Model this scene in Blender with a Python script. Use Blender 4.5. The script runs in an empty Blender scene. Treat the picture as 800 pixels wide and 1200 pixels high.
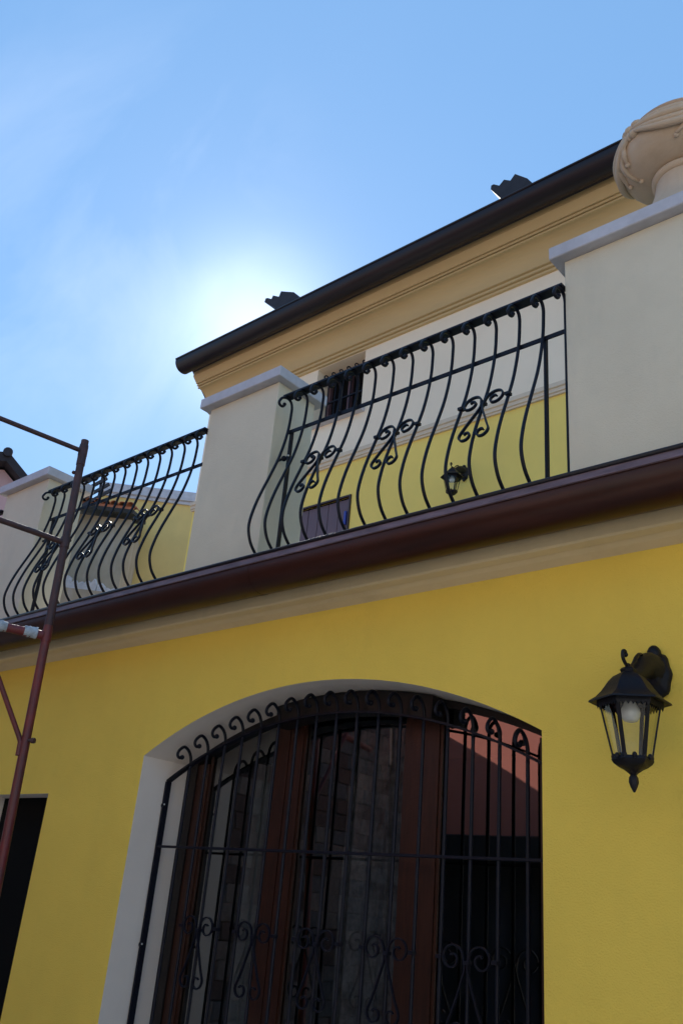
import bpy, bmesh, math, random
from mathutils import Vector, Matrix
from math import sin, cos, pi, radians
random.seed(7)
S = bpy.context.scene
COL = S.collection

# ------------------------------------------------------------------ camera
cam_d = bpy.data.cameras.new("camera")
cam = bpy.data.objects.new("camera", cam_d); COL.objects.link(cam)
cR = Vector((0.7587843, 0.6459149, 0.0839062)); cU = Vector((0.2097728, -0.3642965, 0.9073497)); cF = Vector((-0.6166374, 0.6708815, 0.4119178))
M = Matrix((cR, cU, -cF)).transposed().to_4x4(); M.translation = Vector((0, 0, 1.6))
cam.matrix_world = M
cam_d.sensor_fit = 'VERTICAL'; cam_d.sensor_height = 24; cam_d.lens = 1036.8 / 1200 * 24
cam_d.clip_start = 0.05; cam_d.clip_end = 5000
S.camera = cam

# ------------------------------------------------------------------ sky, sun, exposure
SUN_EL, SUN_AZ = 35.0, -50.7          # azimuth from +Y towards +X
W = bpy.data.worlds.new("World"); S.world = W; W.use_nodes = True
CLOUD_DIR = (-0.70, 0.365, 0.615)      # where the thin cirrus stands
wn = W.node_tree; wn.nodes.clear()
def wnode(t, **k):
    n = wn.nodes.new(t)
    for a, b in k.items(): setattr(n, a, b)
    return n
sky = wnode('ShaderNodeTexSky', sky_type='NISHITA', sun_disc=False)
sky.sun_elevation = radians(SUN_EL); sky.sun_rotation = radians(SUN_AZ)
sky.air_density = 1.0; sky.dust_density = 0.12; sky.ozone_density = 3.0; sky.altitude = 0
tc = wnode('ShaderNodeTexCoord')
mp = wnode('ShaderNodeMapping'); mp.inputs['Location'].default_value = (2.1, 0.4, 1.7); mp.inputs['Scale'].default_value = (1.2, 3.2, 2.2); mp.inputs['Rotation'].default_value = (0.3, 0.2, 0.5)
ns = wnode('ShaderNodeTexNoise'); ns.inputs['Scale'].default_value = 1.9; ns.inputs['Detail'].default_value = 7; ns.inputs['Roughness'].default_value = 0.58; ns.inputs['Distortion'].default_value = 0.5
cr = wnode('ShaderNodeMapRange'); cr.inputs['From Min'].default_value = 0.47; cr.inputs['From Max'].default_value = 0.85
cr.inputs['To Min'].default_value = 0.0; cr.inputs['To Max'].default_value = 0.13
hue = wnode('ShaderNodeHueSaturation'); hue.inputs['Saturation'].default_value = 1.15
cm = wnode('ShaderNodeMixRGB'); cm.inputs['Color2'].default_value = (11.5, 11.6, 12.5, 1)
bg = wnode('ShaderNodeBackground'); bg.inputs['Strength'].default_value = 0.112
wo = wnode('ShaderNodeOutputWorld')
L = wn.links.new
L(tc.outputs['Generated'], mp.inputs[0]); L(mp.outputs[0], ns.inputs['Vector']); L(ns.outputs['Fac'], cr.inputs['Value'])
L(sky.outputs[0], hue.inputs['Color']); hz = wnode('ShaderNodeMixRGB'); hz.inputs['Fac'].default_value = 0.48; hz.inputs['Color2'].default_value = (2.3, 4.5, 7.6, 1)
L(hue.outputs[0], hz.inputs['Color1']); L(hz.outputs[0], cm.inputs['Color1']); dp = wnode('ShaderNodeVectorMath', operation='DOT_PRODUCT'); dp.inputs[1].default_value = CLOUD_DIR
nrm = wnode('ShaderNodeVectorMath', operation='NORMALIZE'); L(tc.outputs['Generated'], nrm.inputs[0]); L(nrm.outputs[0], dp.inputs[0])
mk = wnode('ShaderNodeMapRange', interpolation_type='SMOOTHSTEP'); mk.inputs['From Min'].default_value = 0.962; mk.inputs['From Max'].default_value = 0.999; mk.inputs['To Min'].default_value = 0.03; L(dp.outputs['Value'], mk.inputs['Value'])
ml = wnode('ShaderNodeMath', operation='MULTIPLY'); L(cr.outputs[0], ml.inputs[0]); L(mk.outputs[0], ml.inputs[1])
L(ml.outputs[0], cm.inputs['Fac'])
# thin high haze lights up close to the sun
ds = wnode('ShaderNodeVectorMath', operation='DOT_PRODUCT'); ds.inputs[1].default_value = (sin(radians(SUN_AZ)) * cos(radians(SUN_EL)), cos(radians(SUN_AZ)) * cos(radians(SUN_EL)), sin(radians(SUN_EL))); L(nrm.outputs[0], ds.inputs[0])
mxx = wnode('ShaderNodeMath', operation='MAXIMUM'); mxx.inputs[1].default_value = 0.0; L(ds.outputs['Value'], mxx.inputs[0])
pw = wnode('ShaderNodeMath', operation='POWER'); pw.inputs[1].default_value = 300.0; L(mxx.outputs[0], pw.inputs[0])
gs2 = wnode('ShaderNodeMath', operation='MULTIPLY'); gs2.inputs[1].default_value = 3.8; L(pw.outputs[0], gs2.inputs[0])
ga = wnode('ShaderNodeMixRGB', blend_type='ADD'); ga.inputs['Fac'].default_value = 1.0; L(cm.outputs[0], ga.inputs['Color1']); L(gs2.outputs[0], ga.inputs['Color2'])
L(ga.outputs[0], bg.inputs['Color']); L(bg.outputs[0], wo.inputs['Surface'])
sd = bpy.data.lights.new("sun", 'SUN'); sun = bpy.data.objects.new("sun", sd); COL.objects.link(sun)
sd.energy = 5.0; sd.angle = radians(0.53); sd.color = (1.0, 0.94, 0.85)
sv = Vector((sin(radians(SUN_AZ)) * cos(radians(SUN_EL)), cos(radians(SUN_AZ)) * cos(radians(SUN_EL)), sin(radians(SUN_EL))))
sun.rotation_euler = sv.to_track_quat('Z', 'Y').to_euler()
sun.location = (-20, 15, 20)
S.view_settings.view_transform = 'Standard'; S.view_settings.look = 'None'
S.view_settings.exposure = 0.47; S.view_settings.gamma = 1.0
S.view_settings.use_curve_mapping = False

# ------------------------------------------------------------------ materials
def mat(name, col, rough=0.8, metal=0.0, var=0.0, vscale=3.0, bump=0.0, bscale=120.0, stretch=None, col2=None, spec=0.5, dirt=0.0, dirtcol=(0.2, 0.17, 0.13), coat=0.0):
    m = bpy.data.materials.new(name); m.use_nodes = True; t = m.node_tree
    b = t.nodes['Principled BSDF']; b.inputs['Base Color'].default_value = (*col, 1)
    b.inputs['Roughness'].default_value = rough; b.inputs['Metallic'].default_value = metal
    b.inputs['Specular IOR Level'].default_value = spec; b.inputs['Coat Weight'].default_value = coat
    co = t.nodes.new('ShaderNodeTexCoord'); src = co.outputs['Object']
    if stretch:
        mp = t.nodes.new('ShaderNodeMapping'); mp.inputs['Scale'].default_value = stretch; t.links.new(src, mp.inputs[0]); ssrc = mp.outputs[0]
    else: ssrc = src
    if var or col2:
        n = t.nodes.new('ShaderNodeTexNoise'); n.inputs['Scale'].default_value = vscale; n.inputs['Detail'].default_value = 6; n.inputs['Roughness'].default_value = 0.6
        t.links.new(ssrc, n.inputs['Vector'])
        r = t.nodes.new('ShaderNodeMapRange'); r.inputs['From Min'].default_value = 0.3; r.inputs['From Max'].default_value = 0.7
        t.links.new(n.outputs['Fac'], r.inputs['Value'])
        x = t.nodes.new('ShaderNodeMixRGB'); c2 = col2 or tuple(c * (1 - var) for c in col); c1 = col if col2 else tuple(min(1, c * (1 + var * .6)) for c in col)
        x.inputs[1].default_value = (*c1, 1); x.inputs[2].default_value = (*c2, 1); t.links.new(r.outputs[0], x.inputs[0]); out = x.outputs[0]
        if dirt:
            n2 = t.nodes.new('ShaderNodeTexNoise'); n2.inputs['Scale'].default_value = 5.0; n2.inputs['Detail'].default_value = 8; n2.inputs['Roughness'].default_value = 0.65
            mp2 = t.nodes.new('ShaderNodeMapping'); mp2.inputs['Scale'].default_value = (1.0, 1.0, 0.22); t.links.new(src, mp2.inputs[0]); t.links.new(mp2.outputs[0], n2.inputs['Vector'])
            r2 = t.nodes.new('ShaderNodeMapRange'); r2.inputs['From Min'].default_value = 0.52; r2.inputs['From Max'].default_value = 0.78; r2.inputs['To Max'].default_value = dirt
            t.links.new(n2.outputs['Fac'], r2.inputs['Value'])
            x2 = t.nodes.new('ShaderNodeMixRGB'); x2.inputs[2].default_value = (*dirtcol, 1); t.links.new(out, x2.inputs[1]); t.links.new(r2.outputs[0], x2.inputs[0]); out = x2.outputs[0]
        t.links.new(out, b.inputs['Base Color'])
    if bump:
        n = t.nodes.new('ShaderNodeTexNoise'); n.inputs['Scale'].default_value = bscale; n.inputs['Detail'].default_value = 4; t.links.new(src, n.inputs['Vector'])
        n3 = t.nodes.new('ShaderNodeTexNoise'); n3.inputs['Scale'].default_value = bscale * 0.05; n3.inputs['Detail'].default_value = 3; t.links.new(src, n3.inputs['Vector'])
        ad = t.nodes.new('ShaderNodeMath'); ad.operation = 'MULTIPLY_ADD'; ad.inputs[1].default_value = 1.5; t.links.new(n3.outputs['Fac'], ad.inputs[0]); t.links.new(n.outputs['Fac'], ad.inputs[2])
        bp = t.nodes.new('ShaderNodeBump'); bp.inputs['Strength'].default_value = bump; bp.inputs['Distance'].default_value = 0.01
        t.links.new(ad.outputs[0], bp.inputs['Height']); t.links.new(bp.outputs[0], b.inputs['Normal'])
    return m

YEL = mat('yellow_stucco', (0.89, 0.63, 0.105), 0.9, var=0.05, vscale=1.7, bump=0.45, bscale=170, spec=0.25, dirt=0.10, dirtcol=(0.55, 0.40, 0.10))
YEL2 = mat('upper_yellow_stucco', (0.90, 0.67, 0.17), 0.9, var=0.07, vscale=1.5, bump=0.15, bscale=120, spec=0.25, dirt=0.1, dirtcol=(0.5, 0.42, 0.25))
CREAM = mat('cream_stucco', (0.70, 0.62, 0.475), 0.9, var=0.07, vscale=2.2, bump=0.32, bscale=170, spec=0.25, dirt=0.22, dirtcol=(0.42, 0.40, 0.34))
CREAM2 = mat('upper_cream_stucco', (0.87, 0.745, 0.57), 0.9, var=0.05, vscale=1.4, bump=0.12, bscale=120, spec=0.25, dirt=0.08, dirtcol=(0.5, 0.46, 0.38))
REVEAL = mat('reveal_paint', (0.86, 0.75, 0.66), 0.85, var=0.06, vscale=2, bump=0.15, bscale=140, spec=0.25)
TAN = mat('tan_cornice_paint', (0.72, 0.57, 0.34), 0.75, var=0.1, vscale=3, bump=0.1, bscale=90, stretch=(0.3, 1, 1), dirt=0.2, dirtcol=(0.3, 0.22, 0.12))
TAN2 = mat('upper_cornice_paint', (0.56, 0.41, 0.20), 0.7, var=0.07, vscale=3, bump=0.06, bscale=90, stretch=(0.3, 1, 1))
STONE = mat('grey_cap_stone', (0.52, 0.51, 0.55), 0.75, var=0.14, vscale=9, bump=0.25, bscale=200, dirt=0.5, dirtcol=(0.33, 0.32, 0.33))
GUT = mat('brown_gutter_metal', (0.040, 0.010, 0.005), 0.36, spec=0.35, var=0.35, vscale=6, stretch=(0.5, 3, 3), bump=0.05, bscale=12, dirt=0.35, dirtcol=(0.055, 0.022, 0.016))
GUT2 = mat('dark_gutter_metal', (0.011, 0.007, 0.011), 0.42, spec=0.35, var=0.3, vscale=5, stretch=(0.5, 3, 3), bump=0.04, bscale=12)
ROLLM = mat('gutter_bead', (0.20, 0.13, 0.14), 0.42, metal=0.5, var=0.4, vscale=14, stretch=(0.5, 3, 3), bump=0.1, bscale=30, dirt=0.5, dirtcol=(0.07, 0.05, 0.06))  # paler than the gutter: sky light on the strip put into the colour
IRON = mat('wrought_iron', (0.006, 0.0065, 0.014), 0.46, var=0.3, vscale=30, bump=0.12, bscale=220, spec=0.25)
LAMPM = mat('lamp_black_metal', (0.005, 0.005, 0.010), 0.5, var=0.3, vscale=25, bump=0.15, bscale=150, spec=0.3)
WOODK = mat('dark_frame_wood', (0.010, 0.006, 0.005), 0.5, var=0.3, vscale=7, stretch=(14, 14, 1.0), bump=0.1, bscale=60)
WOOD = mat('brown_door_wood', (0.038, 0.011, 0.005), 0.38, var=0.45, vscale=7, stretch=(14, 14, 1.0), bump=0.1, bscale=60)
WOOD2 = mat('purple_brown_door_wood', (0.125, 0.072, 0.085), 0.5, var=0.12, vscale=5, stretch=(14, 14, 1.0), bump=0.05, bscale=60)
TERRA = mat('urn_terracotta', (0.58, 0.44, 0.31), 0.85, var=0.1, vscale=5, bump=0.2, bscale=60, dirt=0.35, dirtcol=(0.38, 0.25, 0.14))
TILE = mat('dark_roof_tile', (0.06, 0.045, 0.045), 0.8, var=0.3, vscale=12, bump=0.3, bscale=60)
OTILE = mat('orange_roof_tile', (0.55, 0.17, 0.07), 0.8, col2=(0.32, 0.12, 0.07), vscale=9, bump=0.3, bscale=60)
VENTM = mat('dark_vent_metal', (0.016, 0.013, 0.018), 0.7, var=0.3, vscale=12, bump=0.3, bscale=60)  # near-black metal, also on the far pink house's roof
TERR = mat('terrace_paving', (0.56, 0.50, 0.42), 0.85, var=0.15, vscale=6, bump=0.2, bscale=40)
RED = mat('red_scaffold_paint', (0.20, 0.022, 0.022), 0.5, col2=(0.075, 0.018, 0.020), vscale=7, bump=0.25, bscale=60, dirt=0.7, dirtcol=(0.06, 0.035, 0.03))
RUST = mat('rusty_dark_tube', (0.075, 0.030, 0.030), 0.6, col2=(0.035, 0.02, 0.024), vscale=16, bump=0.3, bscale=70)
CLOTH = mat('grey_blue_wrap', (0.42, 0.48, 0.54), 0.7, var=0.45, vscale=25, bump=0.7, bscale=50)
PINK = mat('pink_stucco', (0.86, 0.30, 0.23), 0.9, var=0.07, vscale=2, bump=0.15, bscale=100)
PINKF = mat('far_pink_stucco', (0.52, 0.36, 0.38), 0.9, var=0.08, vscale=2, bump=0.15, bscale=60)
GREYW = mat('pale_grey_stucco', (0.74, 0.70, 0.64), 0.9, var=0.07, vscale=2, bump=0.15, bscale=100)
OLD = mat('old_grey_plaster', (0.24, 0.20, 0.18), 0.95, col2=(0.02, 0.017, 0.016), vscale=7, bump=0.9, bscale=20)
TANW = mat('beige_old_plaster', (0.42, 0.34, 0.24), 0.9, var=0.15, vscale=2.5, bump=0.3, bscale=60, dirt=0.5, dirtcol=(0.6, 0.52, 0.5))
YELF = mat('far_yellow_stucco', (0.70, 0.50, 0.18), 0.9, var=0.08, vscale=2, bump=0.15, bscale=60, dirt=0.2, dirtcol=(0.5, 0.36, 0.2))
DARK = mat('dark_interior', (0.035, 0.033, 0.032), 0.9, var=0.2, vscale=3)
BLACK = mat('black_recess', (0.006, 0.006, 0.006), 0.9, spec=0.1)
GATE = mat('blue_black_gate', (0.07, 0.075, 0.10), 0.6, col2=(0.008, 0.008, 0.012), vscale=1.4, stretch=(3, 3, .5))
STN = [mat('rubble_stone_' + n_, c_, 0.95, var=0.35, vscale=12, bump=0.8, bscale=40) for n_, c_ in (('pale', (0.22, 0.18, 0.16)), ('brown', (0.12, 0.08, 0.07)), ('grey', (0.14, 0.13, 0.13)))]
CURT = mat('pale_curtain', (0.26, 0.255, 0.26), 0.9, var=0.15, vscale=20, bump=0.2, bscale=80)
LACE = mat('patterned_curtain', (0.22, 0.20, 0.21), 0.9, col2=(0.05, 0.045, 0.05), vscale=16, bump=0.4, bscale=60)
GROUND = mat('courtyard_ground', (0.56, 0.50, 0.43), 0.9, var=0.2, vscale=0.8, bump=0.4, bscale=30)
CANOPY = mat('dark_canopy', (0.03, 0.028, 0.03), 0.6, var=0.2)
WHITEP = mat('pale_broken_plaster', (0.62, 0.58, 0.57), 0.85, var=0.2, vscale=8, bump=0.5, bscale=40)
BULB = mat('milky_bulb', (0.62, 0.64, 0.66), 0.25, var=0.1, vscale=10, spec=0.7, coat=0.4)
BLIND = mat('dark_slat_metal', (0.02, 0.025, 0.04), 0.6, var=0.2)
BLUE = mat('blue_hinge', (0.03, 0.05, 0.30), 0.5)
STEEL = mat('bright_screw', (0.7, 0.7, 0.7), 0.3, metal=0.8)

def glass_mat(name, ior, tint, extra=0.0):
    m = bpy.data.materials.new(name); m.use_nodes = True; t = m.node_tree; t.nodes.clear()
    o = t.nodes.new('ShaderNodeOutputMaterial'); mx = t.nodes.new('ShaderNodeMixShader'); fr = t.nodes.new('ShaderNodeFresnel'); fr.inputs[0].default_value = ior
    ge = t.nodes.new('ShaderNodeNewGeometry'); mr = t.nodes.new('ShaderNodeMapRange'); mr.inputs['To Min'].default_value = ior; mr.inputs['To Max'].default_value = 1 / ior; t.links.new(ge.outputs['Backfacing'], mr.inputs['Value']); t.links.new(mr.outputs[0], fr.inputs[0])
    tr = t.nodes.new('ShaderNodeBsdfTransparent'); tr.inputs[0].default_value = (*tint, 1); gl = t.nodes.new('ShaderNodeBsdfGlossy'); gl.inputs['Roughness'].default_value = 0.004
    co = t.nodes.new('ShaderNodeTexCoord'); n = t.nodes.new('ShaderNodeTexNoise'); n.inputs['Scale'].default_value = 1.6; n.inputs['Detail'].default_value = 1
    b = t.nodes.new('ShaderNodeBump'); b.inputs['Strength'].default_value = 0.05; b.inputs['Distance'].default_value = 0.02
    t.links.new(co.outputs['Object'], n.inputs['Vector']); t.links.new(n.outputs['Fac'], b.inputs['Height']); t.links.new(b.outputs[0], gl.inputs['Normal'])
    t.links.new(fr.outputs[0], mx.inputs[0]); t.links.new(tr.outputs[0], mx.inputs[1]); t.links.new(gl.outputs[0], mx.inputs[2]); t.links.new(mx.outputs[0], o.inputs[0])
    return m
GLASS = glass_mat('double_glazing', 2.9, (0.62, 0.66, 0.66))
LGLASS = glass_mat('lantern_glass', 1.45, (0.93, 0.94, 0.92))

# ------------------------------------------------------------------ mesh helpers
def mesh(bm, name, mats, smooth=False, angle=None):
    bmesh.ops.recalc_face_normals(bm, faces=bm.faces)
    me = bpy.data.meshes.new(name); bm.to_mesh(me); bm.free()
    for m in (mats if isinstance(mats, (list, tuple)) else [mats]): me.materials.append(m)
    if smooth:
        me.polygons.foreach_set('use_smooth', [True] * len(me.polygons))
        if angle is not None:
            me.set_sharp_from_angle(angle=radians(angle))
    return me
def obj(name, me, parent=None, loc=(0, 0, 0), rot=(0, 0, 0)):
    o = bpy.data.objects.new(name, me); COL.objects.link(o); o.location = loc; o.rotation_euler = rot
    if parent is not None: o.parent = parent
    return o
def empty(name, loc, label, cat, group=None, rz=0):
    o = bpy.data.objects.new(name, None); COL.objects.link(o); o.location = loc; o.rotation_euler = (0, 0, rz); o.empty_display_size = 0.2
    o['label'] = label; o['category'] = cat
    if group: o['group'] = group
    return o
def box(bm, x0, x1, y0, y1, z0, z1, bevel=0.0):
    r = bmesh.ops.create_cube(bm, size=1.0); vs = r['verts']
    for v in vs: v.co = Vector((x0 + (v.co.x + .5) * (x1 - x0), y0 + (v.co.y + .5) * (y1 - y0), z0 + (v.co.z + .5) * (z1 - z0)))
    if bevel:
        es = list({e for v in vs for e in v.link_edges})
        bmesh.ops.bevel(bm, geom=es, offset=bevel, segments=1, affect='EDGES', profile=0.5)
    return vs
def bbox(x0, x1, y0, y1, z0, z1, name, m, bevel=0.0):
    bm = bmesh.new(); box(bm, x0, x1, y0, y1, z0, z1, bevel); return mesh(bm, name, m)
def sweep(bm, pts, prof, up=None, cap=True, scale=None):
    """sweep a closed 2D section (list of (a,b)) along 3D points"""
    pts = [Vector(p) for p in pts]; n = len(pts); rings = []
    T = [(pts[min(i + 1, n - 1)] - pts[max(i - 1, 0)]).normalized() for i in range(n)]
    if up is None:
        up = Vector((0, 0, 1)) if abs(T[0].z) < .9 else Vector((1, 0, 0))
    A = (Vector(up) - T[0] * Vector(up).dot(T[0])).normalized()
    for i in range(n):
        A = (A - T[i] * A.dot(T[i])).normalized(); B = T[i].cross(A)
        s = scale[i] if scale else 1.0
        rings.append([bm.verts.new(pts[i] + A * a * s + B * b * s) for a, b in prof])
    k = len(prof)
    for i in range(n - 1):
        for j in range(k):
            bm.faces.new((rings[i][j], rings[i][(j + 1) % k], rings[i + 1][(j + 1) % k], rings[i + 1][j]))
    if cap:
        bm.faces.new(rings[0][::-1]); bm.faces.new(rings[-1])
def circ(r, n=8): return [(r * cos(2 * pi * i / n + .3), r * sin(2 * pi * i / n + .3)) for i in range(n)]
def rectp(a, b): return [(-a / 2, -b / 2), (a / 2, -b / 2), (a / 2, b / 2), (-a / 2, b / 2)]
def ball(bm, c, r, sz=1.0, n=10):
    m = Matrix.Translation(Vector(c)) @ Matrix.Diagonal((1, 1, sz, 1))
    bmesh.ops.create_uvsphere(bm, u_segments=n, v_segments=max(6, n - 2), radius=r, matrix=m)
def cyl(bm, a, b, r, n=16, r2=None):
    a = Vector(a); b = Vector(b); d = b - a
    m = Matrix.Translation((a + b) / 2) @ d.to_track_quat('Z', 'Y').to_matrix().to_4x4()
    bmesh.ops.create_cone(bm, cap_ends=True, segments=n, radius1=r, radius2=r if r2 is None else r2, depth=d.length, matrix=m)
def spline(P, seg=6):
    P = [Vector(p) for p in P]; out = []
    for i in range(len(P) - 1):
        p0 = P[max(i - 1, 0)]; p1 = P[i]; p2 = P[i + 1]; p3 = P[min(i + 2, len(P) - 1)]
        for k in range(seg):
            t = k / seg
            out.append(0.5 * ((2 * p1) + (p2 - p0) * t + (2 * p0 - 5 * p1 + 4 * p2 - p3) * t * t + (3 * p1 - p0 - 3 * p2 + p3) * t ** 3))
    out.append(P[-1]); return out
def lathe(bm, prof, c, n=32):
    rings = []
    for r, z in prof:
        rings.append([bm.verts.new((c[0] + r * cos(2 * pi * i / n), c[1] + r * sin(2 * pi * i / n), z)) for i in range(n)])
    for a, b in zip(rings, rings[1:]):
        for i in range(n): bm.faces.new((a[i], a[(i + 1) % n], b[(i + 1) % n], b[i]))
    bm.faces.new(rings[0][::-1]); bm.faces.new(rings[-1])
def extrude_profile(prof, x0, x1, name, mats, smooth=False, segs=1):
    """prof: closed list of (y,z) swept from x0 to x1, capped"""
    bm = bmesh.new(); rings = []
    for s in range(segs + 1):
        x = x0 + (x1 - x0) * s / segs
        rings.append([bm.verts.new((x, y, z)) for y, z in prof])
    k = len(prof)
    for a, b in zip(rings, rings[1:]):
        for j in range(k): bm.faces.new((a[j], a[(j + 1) % k], b[(j + 1) % k], b[j]))
    bm.faces.new(rings[0][::-1]); bm.faces.new(rings[-1])
    return mesh(bm, name, mats, smooth, 35)
def wall_sheet(x0, x1, z0, z1, y0, y1, rects, arch=None, extra_z=()):
    """solid wall with rectangular holes and one optional arched hole; reveal faces of holes get material 1"""
    xs = {x0, x1}; zs = {z0, z1, *extra_z}
    for a, b, c, d in rects: xs |= {a, b}; zs |= {c, d}
    if arch:
        ax0, ax1, spring, apex, ztop = arch; h = (ax1 - ax0) / 2; s = apex - spring; R = (h * h + s * s) / (2 * s); cx = (ax0 + ax1) / 2
        za = lambda x: apex - R + math.sqrt(max(0, R * R - (x - cx) ** 2))
        N = 40; axs = [ax0 + (ax1 - ax0) * i / N for i in range(N + 1)]; xs |= set(axs); zs |= {spring, ztop}
    xs = sorted(xs); zs = sorted(zs); bm = bmesh.new(); V = {}
    def v(x, z):
        k = (round(x, 5), round(z, 5))
        if k not in V: V[k] = bm.verts.new((x, y0, z))
        return V[k]
    for i in range(len(xs) - 1):
        xm = (xs[i] + xs[i + 1]) / 2; inarch = arch and ax0 < xm < ax1
        for j in range(len(zs) - 1):
            zm = (zs[j] + zs[j + 1]) / 2
            if any(a < xm < b and c < zm < d for a, b, c, d in rects): continue
            if inarch and zm < ztop: continue
            bm.faces.new((v(xs[i], zs[j]), v(xs[i + 1], zs[j]), v(xs[i + 1], zs[j + 1]), v(xs[i], zs[j + 1])))
        if inarch:
            bm.faces.new((v(xs[i], za(xs[i])), v(xs[i + 1], za(xs[i + 1])), v(xs[i + 1], ztop), v(xs[i], ztop)))
    r = bmesh.ops.extrude_face_region(bm, geom=bm.faces[:])
    for e in r['geom']:
        if isinstance(e, bmesh.types.BMVert): e.co.y = y1
    bmesh.ops.recalc_face_normals(bm, faces=bm.faces)
    for f in bm.faces:
        if abs(f.normal.y) < .5:
            c = f.calc_center_median()
            if x0 + .01 < c.x < x1 - .01 and z0 + .01 < c.z < z1 - .01: f.material_index = 1
    return bm

# ------------------------------------------------------------------ ground
bm = bmesh.new(); bmesh.ops.create_grid(bm, x_segments=60, y_segments=60, size=1500)
g = obj('ground', mesh(bm, 'ground', GROUND)); g['kind'] = 'structure'

# ------------------------------------------------------------------ the house
HX0, HX1 = -9.4, 3.2
house = empty('house', (-3.0, 3.0, 0), 'two-storey yellow house with arched grilled door and a railed terrace', 'house')
def hp(name, me, parent=None, label=None, loc=(0, 0, 0)):
    """part of the house: meshes are in world coordinates, so the part cancels the Empty's offset"""
    if parent is None:
        o = obj(name, me, house, Vector(loc) - Vector(house.location))
    else:
        o = obj(name, me, parent, loc)
    if label: o['label'] = label
    return o
AX0, AX1, SPR, APX = -4.034, -1.644, 2.285, 2.582
bm = wall_sheet(HX0, HX1, 0, 3.12, 3.0, 3.37, [(-5.62, -4.89, 0.0, 2.10)], (AX0, AX1, SPR, APX, 2.75))
wall = hp('ground_floor_wall', mesh(bm, 'ground_floor_wall', [YEL, REVEAL]), label='yellow ground floor wall with arched and square openings')
hp('side_wall', bbox(HX0, HX0 + .3, 3.372, 9.0, 0, 3.1, 'side_wall', YEL))
hp('back_wall', bbox(HX0 + .301, HX1, 9.7, 9.999, 0, 3.102, 'back_wall', YEL)); hp('right_side_wall', bbox(HX1 - .3, HX1 - .001, 3.372, 9.699, 0, 3.101, 'right_side_wall', YEL))
# lower cornice
corn = [(3.004, 2.925), (2.962, 2.944), (2.940, 2.958), (2.934, 2.960), (2.930, 2.955), (2.896, 2.962), (2.889, 2.970), (2.885, 2.990), (2.882, 3.034), (2.88, 3.10), (3.004, 3.10)]
hp('lower_cornice', extrude_profile(corn, HX0, HX1, 'lower_cornice', TAN, segs=1))
def gutter_profile(yc, zc, r, lip):
    th = .006; o = []
    for i in range(15):
        a = pi + pi * i / 14
        o.append((yc + r * cos(a), zc + r * sin(a)))
    o = [(yc - r, zc + lip)] + o + [(yc + r, zc + lip + .03)]
    inn = [(yc + r - th, zc + lip + .03)] + [(yc + (r - th) * cos(2 * pi - pi * i / 14), zc + (r - th) * sin(2 * pi - pi * i / 14)) for i in range(15)] + [(yc - r + th, zc + lip)]
    return o + inn
lowg = hp('lower_gutter', extrude_profile(gutter_profile(2.772, 3.076, 0.10, 0.02), HX0, HX1, 'lower_gutter', GUT, True))
hp('gutter_strip', extrude_profile([(2.662, 3.094), (2.667, 3.091), (2.676, 3.097), (2.672, 3.124), (2.664, 3.124)], HX0, HX1, 'gutter_strip', ROLLM), lowg)
bm = bmesh.new(); sweep(bm, [(HX0, 2.664, 3.131), (HX1, 2.664, 3.131)], circ(.0095, 8)); hp('gutter_bead', mesh(bm, 'gutter_bead', GUT2, True), lowg)
# gutter joints: sleeves over the seams and small seam straps
for x in (-6.2, -3.05, -0.9):
    hp('joint_sleeve', extrude_profile(gutter_profile(2.772, 3.076, 0.1015, 0.012), x - .02, x + .02, 'joint_sleeve', GUT, True), lowg)
# terrace slab and its edge flashing
hp('terrace_floor', bbox(HX0, HX1, 2.884, 10.3, 3.104, 3.20, 'terrace_floor', TERR))
# piers with cap stones
def pier(x0, x1, y1, ztop=4.43):
    p = hp('pier', bbox(x0, x1, 2.998, y1, 3.203, ztop, 'pier', CREAM, 0.004))
    bm = bmesh.new(); box(bm, x0 - .052, x1 + .052, 2.946, y1 + .05, ztop + .001, ztop + .07, 0.004)
    hp('cap_stone', mesh(bm, 'cap_stone', STONE), p)
    return p
P0 = 2.447
pier(-3.953, -3.349, 3.315); pier(-6.404, -5.796, 3.315); pier(-1.505, -0.56, 3.56); pier(-8.85, -8.245, 3.315)

# upper storey
UX0 = -7.93
bm = wall_sheet(UX0, HX1, 3.205, 7.42, 6.0, 6.3, [(-6.07, -5.375, 6.45, 7.195), (-6.30, -5.395, 3.21, 5.455)], None, (5.85,))
# colour bands: yellow below the string course, cream above
for f in bm.faces:
    c = f.calc_center_median()
    if f.material_index == 1: f.material_index = 0 if c.z > 5.85 else 1
    elif c.z < 5.85: f.material_index = 1
hp('upper_wall', mesh(bm, 'upper_wall', [CREAM2, YEL2]), label='upper storey wall, cream above a string course and yellow below')
hp('upper_side_wall', bbox(UX0, UX0 + .3, 6.302, 10.0, 3.2, 7.42, 'upper_side_wall', CREAM2))
sc = [(6.003, 5.842), (5.978, 5.842), (5.978, 5.862), (5.965, 5.866), (5.965, 5.900), (5.95, 5.906), (5.95, 5.948), (5.972, 5.958), (6.003, 5.962)]
STRG = mat('string_course_paint', (0.66, 0.55, 0.41), 0.85, var=0.08, vscale=3, bump=0.1)
hp('string_course', extrude_profile(sc, UX0 - .02, HX1, 'string_course', STRG))
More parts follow.
